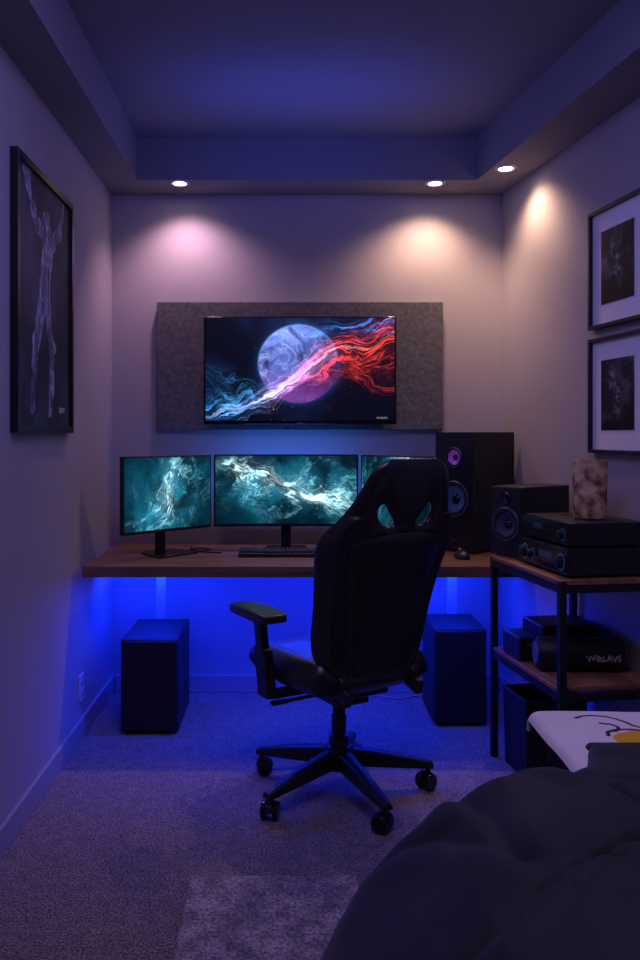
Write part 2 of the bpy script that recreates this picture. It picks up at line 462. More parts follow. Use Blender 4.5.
# ------------------------------------------------------------ downlights
def downlight(x, y, label, col, energy, aim=(0, 0.1, -1)):
    t = thing('recessed_downlight', label, 'ceiling light', (x, y, ZC), 0, 'recessed ceiling downlights')
    obj('trim_ring', lathe(B(), [(0.030, -0.001), (0.032, -0.006), (0.042, -0.007), (0.047, -0.004), (0.048, 0.0), (0.030, 0.0), (0.030, -0.001)], None, 40), M_white, t, smooth=True)
    obj('lamp_disc', lathe(B(), [(0, -0.002), (0.030, -0.002), (0.030, 0.0)], None, 32), M_lamp, t)
    L = bpy.data.lights.new('downlight_lamp', 'SPOT'); L.energy = energy; L.color = col
    L.spot_size = math.radians(125); L.spot_blend = 0.9; L.shadow_soft_size = 0.03
    lo = bpy.data.objects.new('downlight_lamp', L); COL.objects.link(lo); lo.location = (x, y, ZC-0.02)
    lo.rotation_euler = Vector(aim).to_track_quat('-Z', 'Y').to_euler()
downlight(-0.507, 3.77, 'round recessed downlight glowing above left end of the back wall', (1.0, 0.56, 0.72), 16, (.05, .12, -1))
downlight(0.667, 3.77, 'round recessed downlight in back soffit above the big loudspeaker', (1.0, 0.59, 0.40), 22, (-.05, .12, -1))
downlight(0.937, 3.56, 'round recessed downlight in the right soffit nearest the right wall', (1.0, 0.59, 0.38), 16, (0.20, 0, -1))

# ------------------------------------------------------------ television and felt panel
o = tag(obj('acoustic_panel', box(B(), (0, 0, 0), (1.368, 0.045, 0.612)), M_felt, bevel=0.004, loc=(0.048, 3.9375, 1.570)),
        'wide grey felt panel mounted on the back wall behind the television', 'wall panel')
t = thing('television', 'wall-mounted flat television showing a planet with red and blue nebula flames', 'television', (0.047, 3.865, 1.29))
obj('housing', box(B(), (0, 0, 0.2535), (0.906, 0.035, 0.507)), M_gloss, t, bevel=0.006)
obj('wall_bracket', box(B(), (0, 0.0337, 0.25), (0.3, 0.033, 0.2)), M_metal, t)
painted_grid('screen', 0.886, 0.482, 520, 285, paint_tv, mat_painted('tv_picture', 1.1, 0.35, spec=.2), t, (0, -0.0185, 0.2585))
lettering('logo', 'NAEUSO', 0.013, M_text, t, (0.385, -0.0195, 0.030))
obj('status_light', box(B(), (0, -0.0185, 0.006), (0.03, 0.003, 0.003)), M_grey, t)

# ------------------------------------------------------------ desk
ZD = 0.72; DX0 = -0.825; DX1 = 1.005; DY0 = 3.25; DY1 = 3.945
t = thing('desk', 'long dark brown wooden desk spanning the back wall under the monitors', 'desk', ((DX0+DX1)/2, (DY0+DY1)/2, 0))
obj('tabletop', box(B(), (0, 0, ZD-0.0225), (DX1-DX0, DY1-DY0, 0.045)), M_desk, t, bevel=0.004)
for x in (-0.60, 0.755):
    obj('leg', box(B(), (x-(DX0+DX1)/2, 3.83-(DY0+DY1)/2, (ZD-0.045)/2), (0.045, 0.035, ZD-0.045)), M_leg, t, bevel=0.004)
obj('rear_rail', box(B(), (0.0, 3.83-(DY0+DY1)/2, ZD-0.065), (1.30, 0.03, 0.038)), M_metal, t)
obj('led_strip', box(B(), (0, 3.90-(DY0+DY1)/2, ZD-0.049), (1.70, 0.012, 0.006)), M_blueled, t)

# ------------------------------------------------------------ monitors
def curved_slab(bm, w, h, th, curv, n=24):
    fr = []; bk = []
    for i in range(n+1):
        x = (i/n-.5)*w; y = -curv*x*x
        fr.append([bm.verts.new((x, y, -h/2)), bm.verts.new((x, y, h/2))])
        bk.append([bm.verts.new((x, y+th, -h/2)), bm.verts.new((x, y+th, h/2))])
    for i in range(n):
        bm.faces.new((fr[i][0], fr[i+1][0], fr[i+1][1], fr[i][1]))
        bm.faces.new((bk[i][0], bk[i][1], bk[i+1][1], bk[i+1][0]))
        bm.faces.new((fr[i][1], fr[i+1][1], bk[i+1][1], bk[i][1]))
        bm.faces.new((fr[i][0], bk[i][0], bk[i+1][0], fr[i+1][0]))
    bm.faces.new((fr[0][0], fr[0][1], bk[0][1], bk[0][0]))
    bm.faces.new((fr[-1][0], bk[-1][0], bk[-1][1], fr[-1][1]))
    return bm

def monitor(label, cx, cy, rotz, w, h, zb, fn, curv=0.0, base_w=0.24):
    t = thing('computer_monitor', label, 'monitor', (cx, cy, ZD), rotz, 'three monitors on the desk')
    zc = zb-ZD+h/2
    obj('housing', curved_slab(B(), w, h, 0.022, curv), M_black, t, bevel=0.003, loc=(0, 0, zc))
    obj('rear_shell', box(B(), (0, 0.035, zc-0.01), (w*0.5, 0.03, h*0.6)), M_black, t, bevel=0.012)
    painted_grid('screen', w-0.016, h-0.02, 380, 200, fn, mat_painted('monitor_picture', 1.0, 0.4, spec=.2), t, (0, -0.0012, zc+0.003), curv)
    bm = B(); box(bm, (0, 0.065, (zc)/2+0.006), (0.045, 0.022, zc)); box(bm, (0, 0.055, zc), (0.08, 0.03, 0.08))
    obj('stand_neck', bm, M_black, t, bevel=0.004)
    bm = B()
    poly = [(-base_w/2, -0.07), (base_w/2, -0.07), (base_w*0.36, 0.10), (-base_w*0.36, 0.10)]
    prism(bm, poly, 0, 0.010)
    obj('stand_base', bm, M_gloss, t, bevel=0.004)
    return t
def mon_edges(a, b):
    cx = (a[0]+b[0])/2; cy = (a[1]+b[1])/2
    return cx, cy, math.atan2(b[1]-a[1], b[0]-a[0]), math.hypot(b[0]-a[0], b[1]-a[1])
cx, cy, rz, w = mon_edges((-0.695, 3.40), (-0.358, 3.74))
monitor('left desk monitor angled inward showing a pale splash on teal', cx, cy, rz, w, 0.33, 0.82, paint_teal(0), 0, 0.22)
monitor('wide middle curved desk monitor directly below the television', -0.018, 3.70, 0, 0.648, 0.325, 0.828, paint_teal(1), 0.25)
cx, cy, rz, w = mon_edges((0.322, 3.74), (0.60, 3.46))
monitor('right desk monitor angled inward, mostly hidden behind the gaming chair', cx, cy, rz, w, 0.33, 0.82, paint_teal(2), 0, 0.2)

# keyboard
t = thing('keyboard', 'black keyboard lying on the desk in front of the middle monitor', 'keyboard', (-0.04, 3.545, ZD))
obj('case', box(B(), (0, 0, 0.009), (0.36, 0.13, 0.018)), M_black, t, bevel=0.004)
kk = box(B(), (0, 0, 0.022), (0.0155, 0.0155, 0.009))
k0 = None
for r in range(5):
    for c in range(18):
        if r == 0 and 4 <= c <= 9:
            continue
        x = -0.17+0.02*c; y = -0.045+0.0225*r
        if k0 is None:
            k0 = obj('key', kk, M_keys, t); k0.location = (x, y, 0)
        else:
            k = k0.copy(); COL.objects.link(k); k.parent = t; k.location = (x, y, 0)
obj('space_bar', box(B(), (-0.04, -0.045, 0.022), (0.115, 0.0155, 0.009)), M_keys, t, bevel=0.002)

# mouse
t = thing('computer_mouse', 'small black mouse on the desk right of the chair back', 'mouse', (0.725, 3.46, ZD), 0.1)
bm = B(); bmesh.ops.create_uvsphere(bm, u_segments=24, v_segments=16, radius=1)
for v in bm.verts:
    v.co = Vector((v.co.x*0.031*(1-0.12*v.co.y), v.co.y*0.055, max(v.co.z, -0.25)*0.030+0.0075))
obj('shell', bm, M_black, t, smooth=True)
bm = B(); cyl(bm, (-0.004, 0.03, 0.031), (0.004, 0.03, 0.031), 0.008); obj('scroll_wheel', bm, M_grey, t, smooth=True)

tag(obj('cable', sweep(B(), [(-0.46, 3.80, ZD+.004), (-0.44, 3.72, ZD+.004), (-0.40, 3.66, ZD+.004), (-0.36, 3.70, ZD+.004), (-0.41, 3.75, ZD+.004), (-0.45, 3.69, ZD+.005), (-0.38, 3.62, ZD+.004), (-0.30, 3.60, ZD+.004)], 0.003), M_black, smooth=True),
    'thin black cable curled on the desk between left and middle monitors', 'cable')

# ------------------------------------------------------------ loudspeakers
def driver(parent, name, r, z, x=0, y=0, ringmat=None, conemat=None):
    ringmat = ringmat or M_ring
    d = obj(name, lathe(B(), [(r*1.18, 0), (r*1.18, .004), (r*1.10, .007), (r*1.02, .006), (r*1.0, .002)], front_at(x, y, z), 48), ringmat, parent, smooth=True)
    obj('surround', lathe(B(), [(r*1.02, .002), (r*.97, .006), (r*.90, .007), (r*.84, .003), (r*.82, .001)], front_at(x, y, z), 48), M_black, d, smooth=True)
    obj('cone', lathe(B(), [(r*.83, .001), (r*.6, -.006), (r*.36, -.012), (r*.30, -.012)], front_at(x, y, z), 48), conemat or M_cone, d, smooth=True)
    obj('dust_cap', lathe(B(), [(r*.33, -.012), (r*.26, -.005), (r*.14, -.001), (0, 0)], front_at(x, y, z), 40), M_gloss, d, smooth=True)
    return d

def baffle(w, h, th, y, z0, holes):
    """front board with real round openings so the cones sit inside it"""
    bm = bmesh.new()
    n = 40
    def q(vs): bm.faces.new([bm.verts.new(v) for v in vs])
    zc = z0
    hs = sorted(holes)
    for (z, r) in hs:
        lo, hi = z-r*1.12, z+r*1.12
        if lo > zc+1e-4:
            q([(-w/2, y, zc), (w/2, y, zc), (w/2, y, lo), (-w/2, y, lo)])
        for i in range(n):
            a0 = 2*PI*i/n; a1 = 2*PI*(i+1)/n
            def edge(a_):
                c, s = math.cos(a_), math.sin(a_)
                k = min((w/2)/max(abs(c), 1e-6), (r*1.12)/max(abs(s), 1e-6))
                return (c*k, y, z+s*k)
            p0 = (r*math.cos(a0), y, z+r*math.sin(a0)); p1 = (r*math.cos(a1), y, z+r*math.sin(a1))
            q([p0, p1, edge(a1), edge(a0)])
            q([p0, (p0[0], y+th, p0[2]), (p1[0], y+th, p1[2]), p1])
        zc = hi
    q([(-w/2, y, zc), (w/2, y, zc), (w/2, y, z0+h), (-w/2, y, z0+h)])
    y2 = y+th
    q([(-w/2, y, z0), (-w/2, y, z0+h), (-w/2, y2, z0+h), (-w/2, y2, z0)])
    q([(w/2, y, z0), (w/2, y2, z0), (w/2, y2, z0+h), (w/2, y, z0+h)])
    q([(-w/2, y, z0+h), (w/2, y, z0+h), (w/2, y2, z0+h), (-w/2, y2, z0+h)])
    q([(-w/2, y, z0), (-w/2, y2, z0), (w/2, y2, z0), (w/2, y, z0)])
    bmesh.ops.remove_doubles(bm, verts=bm.verts[:], dist=1e-5)
    return bm

def spk_center(C, W, D, a):
    return (C[0]-W/2*math.cos(a)+D/2*math.sin(a), C[1]+W/2*math.sin(a)+D/2*math.cos(a))
a = math.radians(50); W = 0.215; D = 0.300
cx, cy = spk_center((0.800, 3.57), W, D, a)
t = thing('loudspeaker', 'tall black two-driver loudspeaker standing on the desk by the right wall', 'speaker', (cx, cy, ZD), -a)
H = 0.533
obj('cabinet', box(B(), (0, 0.010, H/2+.004), (W, D-.020, H-.008)), M_vinyl, t, bevel=0.003)
obj('baffle', baffle(W-.003, H-.012, .019, -D/2, .009, [(.235, .070), (.420, .040)]), M_black, t)
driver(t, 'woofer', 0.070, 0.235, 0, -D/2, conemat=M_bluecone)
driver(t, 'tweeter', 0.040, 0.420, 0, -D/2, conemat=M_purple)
obj('bass_port', lathe(B(), [(.030, 0), (.028, .003), (.022, .001), (.020, -.001)], front_at(0, -D/2, .075), 32), M_black, t, smooth=True)
for sx in (-1, 1):
    for sy in (-1, 1):
        obj('foot', cyl(B(), (sx*(W/2-.03), sy*(D/2-.03), 0), (sx*(W/2-.03), sy*(D/2-.03), .006), .012), M_black, t)

def cube_box(label, x0, x1, y0, y1, h):
    t = thing('subwoofer', label, 'speaker', ((x0+x1)/2, (y0+y1)/2, 0), 0, 'floor speaker boxes under the desk')
    w = x1-x0; d = y1-y0
    obj('cabinet', box(B(), (0, .006, h/2+.006), (w, d-.012, h-.012)), M_vinyl, t, bevel=0.005)
    obj('grille', box(B(), (0, -d/2+.008, h/2+.006), (w-.012, .012, h-.024)), M_vinyl, t, bevel=0.004)
    for sx in (-1, 1):
        for sy in (-1, 1):
            obj('foot', cyl(B(), (sx*(w/2-.03), sy*(d/2-.03), 0), (sx*(w/2-.03), sy*(d/2-.03), .012), .014), M_black, t)
cube_box('black floor speaker box under the left half of the desk', -0.700, -0.463, 3.38, 3.78, 0.393)
cube_box('black floor speaker box under right desk end, beside the metal rack', 0.614, 0.838, 3.48, 3.80, 0.412)

# ------------------------------------------------------------ rack
RC = (0.991, 2.922); RW = 0.35; RD = 0.5705; ZR = 0.775; ZM = 0.426
def R(lx, ly):
    return (RC[0]+lx*math.cos(TH)-ly*math.sin(TH), RC[1]+lx*math.sin(TH)+ly*math.cos(TH))
t = thing('shelving_rack', 'black metal rack with two brown wooden shelves along the right wall', 'shelf', (RC[0], RC[1], 0), TH)
p = 0.024
for sx in (-1, 1):
    for sy in (-1, 1):
        obj('post', box(B(), (sx*(RW-p)/2, sy*(RD-p)/2, (ZR-.004)/2), (p, p, ZR-.004)), M_rackmetal, t, bevel=0.002)
for nm, z in (('top_shelf', ZR), ('middle_shelf', ZM)):
    obj(nm, box(B(), (0, 0, z-.008), (RW-.002, RD-.002, .016) if nm == 'top_shelf' else (RW-.004, RD-2*p-.004, .016)), M_shelfwood, t, bevel=0.002)
    zz = z-.030
    for s in (-1, 1):
        obj('side_rail', box(B(), (s*(RW-p)/2, 0, zz), (p*.9, RD-2*p, .024)), M_rackmetal, t)
        obj('end_rail', box(B(), (0, s*(RD-p)/2, zz), (RW-2*p, p*.9, .024)), M_rackmetal, t)

# small speaker on the rack
a = math.radians(55); W = 0.150; D = 0.285; H = 0.268
cx, cy = spk_center((0.868, 3.070), W, D, a)
t = thing('loudspeaker', 'smaller black single-woofer loudspeaker at the rear of the rack top', 'speaker', (cx, cy, ZR), -a)
obj('cabinet', box(B(), (0, 0.010, H/2+.003), (W, D-.020, H-.006)), M_vinyl, t, bevel=0.003)
obj('baffle', baffle(W-.003, H-.010, .019, -D/2, .007, [(.125, .056), (.225, .018)]), M_black, t)
driver(t, 'woofer', 0.056, 0.125, 0, -D/2)
driver(t, 'tweeter', 0.018, 0.225, 0, -D/2)
for sx in (-1, 1):
    for sy in (-1, 1):
        obj('foot', cyl(B(), (sx*(W/2-.02), sy*(D/2-.02), 0), (sx*(W/2-.02), sy*(D/2-.02), .004), .008), M_black, t)

# hi-fi units : front faces the room (towards -X)
def hifi(label, lx, ly, z, w, d, h, knobs, disp):
    x, y = R(lx, ly)
    t = thing('audio_receiver', label, 'audio receiver', (x, y, z), -PI/2+TH, 'stacked audio units on the rack')
    obj('chassis', box(B(), (0, .006, .008+(h-.008)/2), (w, d-.012, h-.008)), M_black, t, bevel=0.003)
    obj('front_panel', box(B(), (0, -d/2+.006, .008+(h-.008)/2), (w+.002, .012, h-.008)), M_gloss, t, bevel=0.003)
    for kx, r in knobs:
        k = obj('knob', lathe(B(), [(r, 0), (r*.95, .016), (r*.8, .018), (0, .018)], front_at(kx, -d/2, h*.5), 28), M_metal, t, smooth=True)
        obj('knob_glow', lathe(B(), [(r*1.12, 0), (r*1.2, .0012), (r*1.26, 0)], front_at(kx, -d/2, h*.5), 28), M_knobglow, k)
    obj('display', box(B(), (disp[0], -d/2-.0005, h*.62), (disp[1], .001, h*.24)), M_display, t)
    for i in range(5):
        obj('button', box(B(), (disp[0]-.05+.025*i, -d/2-.002, h*.30), (.014, .004, .007)), M_metal, t)
    for i in range(8):
        obj('vent_slot', box(B(), (-w*.3+i*w*.085, .03, h+.0003), (.006, d*.5, .0006)), M_gloss, t)
    for sx in (-1, 1):
        for sy in (-1, 1):
            obj('foot', cyl(B(), (sx*(w/2-.03), sy*(d/2-.03), 0), (sx*(w/2-.03), sy*(d/2-.03), .008), .014), M_black, t)
    return t
AX = 0.0105; AY = -0.068
hifi('lower black audio receiver with three round knobs, under the thinner unit', AX, AY, ZR, 0.375, 0.289, 0.095, [(-.13, .022), (-.07, .014), (.14, .022)], (.03, .10))
hifi('thinner black audio unit stacked on top, carrying the mottled pot', AX+.004, AY, ZR+.095, 0.36, 0.275, 0.083, [(.13, .016)], (-.05, .07))

# pot on the receiver
x, y = R(0.026, -0.105)
t = thing('ceramic_pot', 'tall brown and white mottled cylindrical pot standing on the audio unit', 'pot', (x, y, ZR+.095+.083))
bm = B(); lathe(bm, [(0, 0), (.048, 0), (.053, .004), (.055, .05), (.0565, .12), (.057, .190), (.0555, .200), (.051, .200), (.050, .19), (.049, .02), (0, .018)], None, 48)
for v in bm.verts:
    v.co += Vector((noise.noise(v.co*25), noise.noise(v.co*25+Vector((7, 0, 0))), 0))*.003
obj('body', bm, M_vase, t, smooth=True)

x, y = R(0.135, -0.262)
tag(obj('usb_adapter', box(B(), (0, 0, .005), (.03, .018, .010)), M_white, bevel=.002, loc=(x, y, ZR), rot=(0, 0, .3)),
    'tiny pale plastic adapter at the front edge of the rack top', 'adapter')

# middle shelf things
x, y = R(-0.005, -0.085)
t = thing('portable_speaker', 'black barrel-shaped portable speaker with pale lettering on the middle shelf', 'portable speaker', (x, y, ZM+.0005), -0.05)
rr = .056; L = .29
Mx = Matrix.Translation((-L/2, 0, rr+.004)) @ Matrix.Rotation(PI/2, 4, 'Y')
obj('barrel', lathe(B(), [(0, .006), (.036, .006), (.040, .0), (.051, .002), (.056, .012), (.056, L-.012), (.051, L-.002), (.040, L), (.036, L-.006), (0, L-.006)], Mx, 48), M_vinyl, t, smooth=True)
for s in (0, 1):
    Me = Matrix.Translation((-L/2-.001 if s == 0 else L/2+.001, 0, rr+.004)) @ Matrix.Rotation(-PI/2 if s == 0 else PI/2, 4, 'Y')
    obj('end_cap', lathe(B(), [(.038, 0), (.038, .004), (.030, .006), (.012, .001), (0, .003)], Me, 36), M_grey, t, smooth=True)
for sx in (-.09, .09):
    obj('foot', box(B(), (sx, 0, .005), (.03, .05, .010)), M_black, t, bevel=.002)
lt = lettering('lettering', 'WIRLAVS', .028, M_logo, t, (.070, -rr-.0005, rr-.002), ext=.0008, shear=-.2, bold=.0005)
for v in lt.data.vertices:
    v.co.y += .0025*math.sin(v.co.x*140)

x, y = R(0.03, 0.12)
t = thing('set_top_box', 'plain black media box behind the barrel speaker on the middle shelf', 'media box', (x, y, ZM+.0005), TH)
obj('case', box(B(), (0, 0, .066), (.22, .17, .122)), M_black, t, bevel=.006)
obj('front_strip', box(B(), (0, -.0855, .06), (.20, .002, .012)), M_gloss, t)
for sx in (-1, 1):
    for sy in (-1, 1):
        obj('foot', cyl(B(), (sx*.09, sy*.065, 0), (sx*.09, sy*.065, .006), .01), M_black, t)
x, y = R(-0.128, 0.115)
t = thing('network_switch', 'small black electronics box at the rear left of the middle shelf', 'electronics box', (x, y, ZM+.0005), TH)
obj('case', box(B(), (0, 0, .045), (.075, .15, .082)), M_black, t, bevel=.005)
obj('indicator', box(B(), (0, -.0755, .06), (.03, .002, .004)), M_grey, t)
for sy in (-1, 1):
    obj('foot', box(B(), (0, sy*.055, .002), (.05, .012, .004)), M_black, t)

# bin under the rack
x, y = R(-0.030, 0.125)
t = thing('waste_bin', 'black square bin on the floor beneath the metal rack', 'bin', (x, y, 0), TH)
bm = B()
def frust(bm, w0, d0, w1, d1, z0, z1, th=.004):
    o = []
    for (w_, d_, z_) in ((w0, d0, z0), (w1, d1, z1), (w1-2*th, d1-2*th, z1), (w0-2*th, d0-2*th, z0+th)):
        o.append([bm.verts.new((sx*w_/2, sy*d_/2, z_)) for sx, sy in ((-1, -1), (1, -1), (1, 1), (-1, 1))])
    bm.faces.new(o[0][::-1]); bm.faces.new(o[3])
    for A_, B_ in zip(o, o[1:]):
        for i in range(4): bm.faces.new((A_[i], A_[(i+1) % 4], B_[(i+1) % 4], B_[i]))
frust(bm, .225, .19, .235, .20, 0, .285)
obj('bucket', bm, M_vinyl, t, bevel=.003)
bm = B()
for s in (-1, 1):
    box(bm, (s*.1165, 0, .283), (.010, .208, .014)); box(bm, (0, s*.099, .283), (.243, .010, .014))
obj('rim', bm, M_black, t, bevel=.002)

tag(obj('power_cable', sweep(B(), [(.40, 3.90, .005), (.46, 3.86, .005), (.53, 3.85, .005), (.58, 3.88, .005), (.66, 3.90, .005), (.72, 3.92, .005)], .0035), M_trim, smooth=True),
    'pale power cable lying on the carpet along the back baseboard', 'cable')

# ------------------------------------------------------------ framed pictures
def picture(label, name, W_, H_, loc, rotz, fn, bar, border, nx, ny, group=None, rough=.6):
    t = thing(name, label, 'picture', loc, rotz, group)
    dp = .026
    bm = B()
    box(bm, (0, -dp/2, bar/2), (W_, dp, bar)); box(bm, (0, -dp/2, H_-bar/2), (W_, dp, bar))
    for s in (-1, 1): box(bm, (s*(W_-bar)/2, -dp/2, H_/2), (bar, dp, H_-2*bar))
    obj('frame', bm, M_frame, t, bevel=.0015)
    obj('mat_board' if border > 0 else 'backing', box(B(), (0, -.007, H_/2), (W_-2*bar, .010, H_-2*bar)), M_matboard if border > 0 else M_black, t)
    painted_grid('print', W_-2*bar-2*border, H_-2*bar-2*border*1.15, nx, ny, fn, mat_painted(name+'_artwork', 0, rough, spec=.25), t, (0, -.0135, H_/2))
picture('large black-framed dark poster of a pale sketchy figure on the left wall', 'framed_poster', .650, .88, (XL, 2.841, 1.247), PI/2, paint_ghost, .022, 0, 300, 380)
ym = 2.93
picture('upper black-framed print with white mat on the right wall', 'framed_print', .369, .440, (XR(ym)-.0, ym, 1.635), -PI/2+TH, paint_print(3), .014, .062, 130, 170, 'framed prints on the right wall')
picture('lower black-framed print with white mat, directly above the mottled pot', 'framed_print', .369, .428, (XR(ym), ym, 1.172), -PI/2+TH, paint_print(9), .014, .062, 130, 170, 'framed prints on the right wall')

# ------------------------------------------------------------ rug
bm = B()
box(bm, (-.045, 1.55, .004), (.46, 1.49, .008))
tag(obj('rug', bm, M_rug, bevel=.003), 'pale grey low-pile rug on the carpet beside the bed', 'rug')

# ------------------------------------------------------------ gaming chair
CH = thing('gaming_chair', 'black high-backed gaming chair on castors facing away towards the desk', 'chair', (.17, 2.85, 0), math.radians(30))
def make_backrest():
    Hh = .735
    wt = [0, .010, .03, .06, .10, .15, .20, .26, .33, .40, .46, .495, .525, .56, .60, .65, .69, .712, .726, .735]
    ft = [.19, .26, .335, .395, .430, .446, .452, .460, .480, .505, .515, .495, .452, .405, .365, .325, .298, .265, .225, .17]
    nr, nc = 120, 72
    ws = np.linspace(0, Hh, nr)
    hw = np.interp(ws, wt, ft)/2
    ker = np.ones(7)/7
    pad = np.concatenate([hw[:1].repeat(3), hw, hw[-1:].repeat(3)])
    hs = np.convolve(pad, ker, 'valid')
    blend = np.clip(np.minimum(ws, Hh-ws)/.03, 0, 1)
    hw = hw*(1-blend)+hs*blend
    holes = [(-.078, .552, -.62), (.078, .552, .62)]
    rx, ry = .020, .042
    def hd(x, w):
        best = 9; info = None
        for hx, hwy, an in holes:
            dx, dy = x-hx, w-hwy
            c, s = math.cos(an), math.sin(an)
            a_, b_ = c*dx-s*dy, s*dx+c*dy
            a_ += (1 if hx < 0 else -1)*b_*b_*5.0*-1
            e = ((abs(a_)/rx)**2.4+(abs(b_)/ry)**2.4)**(1/2.4)
            if e < best: best = e; info = (hx, hwy, dx, dy)
        return best, info
    P = np.zeros((nr, nc, 2))
    for i in range(nr):
        for j in range(nc):
            P[i, j] = (hw[i]*(2*j/(nc-1)-1), ws[i])
    keep = np.zeros((nr-1, nc-1), bool)
    for i in range(nr-1):
        for j in range(nc-1):
            c = (P[i, j]+P[i+1, j+1]+P[i+1, j]+P[i, j+1])/4
            keep[i, j] = hd(c[0], c[1])[0] > 1.0
    for i in range(nr):
        for j in range(nc):
            ks = [keep[a_, b_] for a_ in (i-1, i) for b_ in (j-1, j) if 0 <= a_ < nr-1 and 0 <= b_ < nc-1]
            if any(ks) and not all(ks):
                e, (hx, hy, dx, dy) = hd(*P[i, j])
                P[i, j] = (hx+dx/e, hy+dy/e)
    bm = bmesh.new()
    V = {}
    def pos(i, j, side):
        x, w = P[i, j]
        d = min(hw[i]-abs(x), w+.004, Hh-w)
        e, _ = hd(x, w)
        d = max(0, min(d, (e-1)*.028))
        th = .003+.022*(1-math.exp(-d/.020))*1.0
        u = abs(x)/max(hw[i], 1e-4)
        if side < 0:   # rear
            g = 0
            gx = (.50+.22*w/.5)*hw[i] if w < .5 else .6*.25*max(0, 1-(w-.5)*1.5)
            g += .008*math.exp(-((abs(x)-gx)/.005)**2)*(1 if w < .50 else 0)
            g += .008*math.exp(-((w-(.50-.9*x*x))/.005)**2)*(1 if abs(x) < gx else 0)
            th -= g*min(1, d/.02)
            th += .014*math.exp(-((u-.86)/.10)**2)*(1-math.exp(-d/.012))*(1 if w < .55 else 0)
        else:
            th += .018*math.exp(-((u-.82)/.16)**2)*(1-math.exp(-d/.02))
            th += .012*math.exp(-((w-.18)/.07)**2)*(1-math.exp(-d/.03))
        bendf = 1.35*x*x*(1.0 if w < .5 else max(.3, 1-(w-.5)*3))
        q = w/Hh
        lean = .17*q+.020*q*q-.020*math.sin(PI*min(1, q*1.6))
        y = -.230-lean+bendf+(th if side > 0 else -th)
        return Vector((x+.012*math.sin(PI*q)-.012*(1-q), y, .452+w*.975))
    for i in range(nr):
        for j in range(nc):
            ks = [keep[a_, b_] for a_ in (i-1, i) for b_ in (j-1, j) if 0 <= a_ < nr-1 and 0 <= b_ < nc-1]
            if any(ks):
                V[i, j, 1] = bm.verts.new(pos(i, j, 1)); V[i, j, -1] = bm.verts.new(pos(i, j, -1))
    K = lambda a_, b_: 0 <= a_ < nr-1 and 0 <= b_ < nc-1 and keep[a_, b_]
    for i in range(nr-1):
        for j in range(nc-1):
            if not keep[i, j]: continue
            bm.faces.new([V[q] for q in ((i, j, 1), (i+1, j, 1), (i+1, j+1, 1), (i, j+1, 1))])
            bm.faces.new([V[q] for q in ((i, j, -1), (i, j+1, -1), (i+1, j+1, -1), (i+1, j, -1))])
            for (na, nb, p, q) in ((i-1, j, (i, j), (i, j+1)), (i+1, j, (i+1, j), (i+1, j+1)), (i, j-1, (i, j), (i+1, j)), (i, j+1, (i, j+1), (i+1, j+1))):
                if not K(na, nb):
                    bm.faces.new([V[(*p, 1)], V[(*q, 1)], V[(*q, -1)], V[(*p, -1)]])
    return bm
obj('backrest', make_backrest(), M_leather, CH, smooth=True, sharp=75)

def make_seat():
    bm = bmesh.new()
    n = 40
    W_, D_ = .545, .545
    top = []; bot = []
    for i in range(n+1):
        rt = []; rb = []
        for j in range(n+1):
            u = 2*i/n-1; v = 2*j/n-1
            x = u*math.sqrt(1-.30*v*v)*W_/2; y = v*math.sqrt(1-.30*u*u)*D_/2
            e = max(abs(u), abs(v)); d = (1-e)
            puff = (1-math.exp(-d/.06))
            zt = .448+.050*puff+.026*math.exp(-((abs(u)-.82)/.13)**2)*puff*(1 if v < .6 else 1-(v-.6))-.02*max(0, v-.5)*puff
            zb = .436-.050*(1-math.exp(-d/.20))
            rt.append(bm.verts.new((x, y+.016, zt))); rb.append(bm.verts.new((x*(.97), y*.97+.016, zb)))
        top.append(rt); bot.append(rb)
    for i in range(n):
        for j in range(n):
            bm.faces.new((top[i][j], top[i+1][j], top[i+1][j+1], top[i][j+1]))
            bm.faces.new((bot[i][j], bot[i][j+1], bot[i+1][j+1], bot[i+1][j]))
    for i in range(n):
        for (A_, B_) in (((i, 0), (i+1, 0)), ((i, n), (i+1, n)), ((0, i), (0, i+1)), ((n, i), (n, i+1))):
            bm.faces.new((top[A_[0]][A_[1]], top[B_[0]][B_[1]], bot[B_[0]][B_[1]], bot[A_[0]][A_[1]]))
    return bm
obj('seat', make_seat(), M_leather, CH, smooth=True, sharp=80)
bm = B(); box(bm, (0, -.01, .378), (.22, .26, .026)); box(bm, (0, 0, .350), (.13, .18, .05))
obj('tilt_mechanism', bm, M_metal, CH, bevel=.006)
bm = B(); cyl(bm, (-.06, .0, .352), (-.20, .02, .342), .006, seg=14); box(bm, (-.225, .024, .341), (.06, .022, .012))
obj('tilt_lever', bm, M_black, CH, bevel=.003)
obj('gas_lift', lathe(B(), [(0, .09), (.034, .09), (.036, .10), (.034, .20), (.026, .205), (.026, .27), (.022, .272), (.022, .335), (0, .335)], None, 36), M_metal, CH, smooth=True)
for s in (-1, 1):
    bm = B()
    box(bm, (s*.140, -.215, .430), (.026, .12, .05), Matrix.Rotation(.3, 4, 'X'))
    cyl(bm, (s*.125, -.225, .455), (s*.157, -.225, .455), .028)
    obj('recliner_hinge', bm, M_black, CH, bevel=.006)
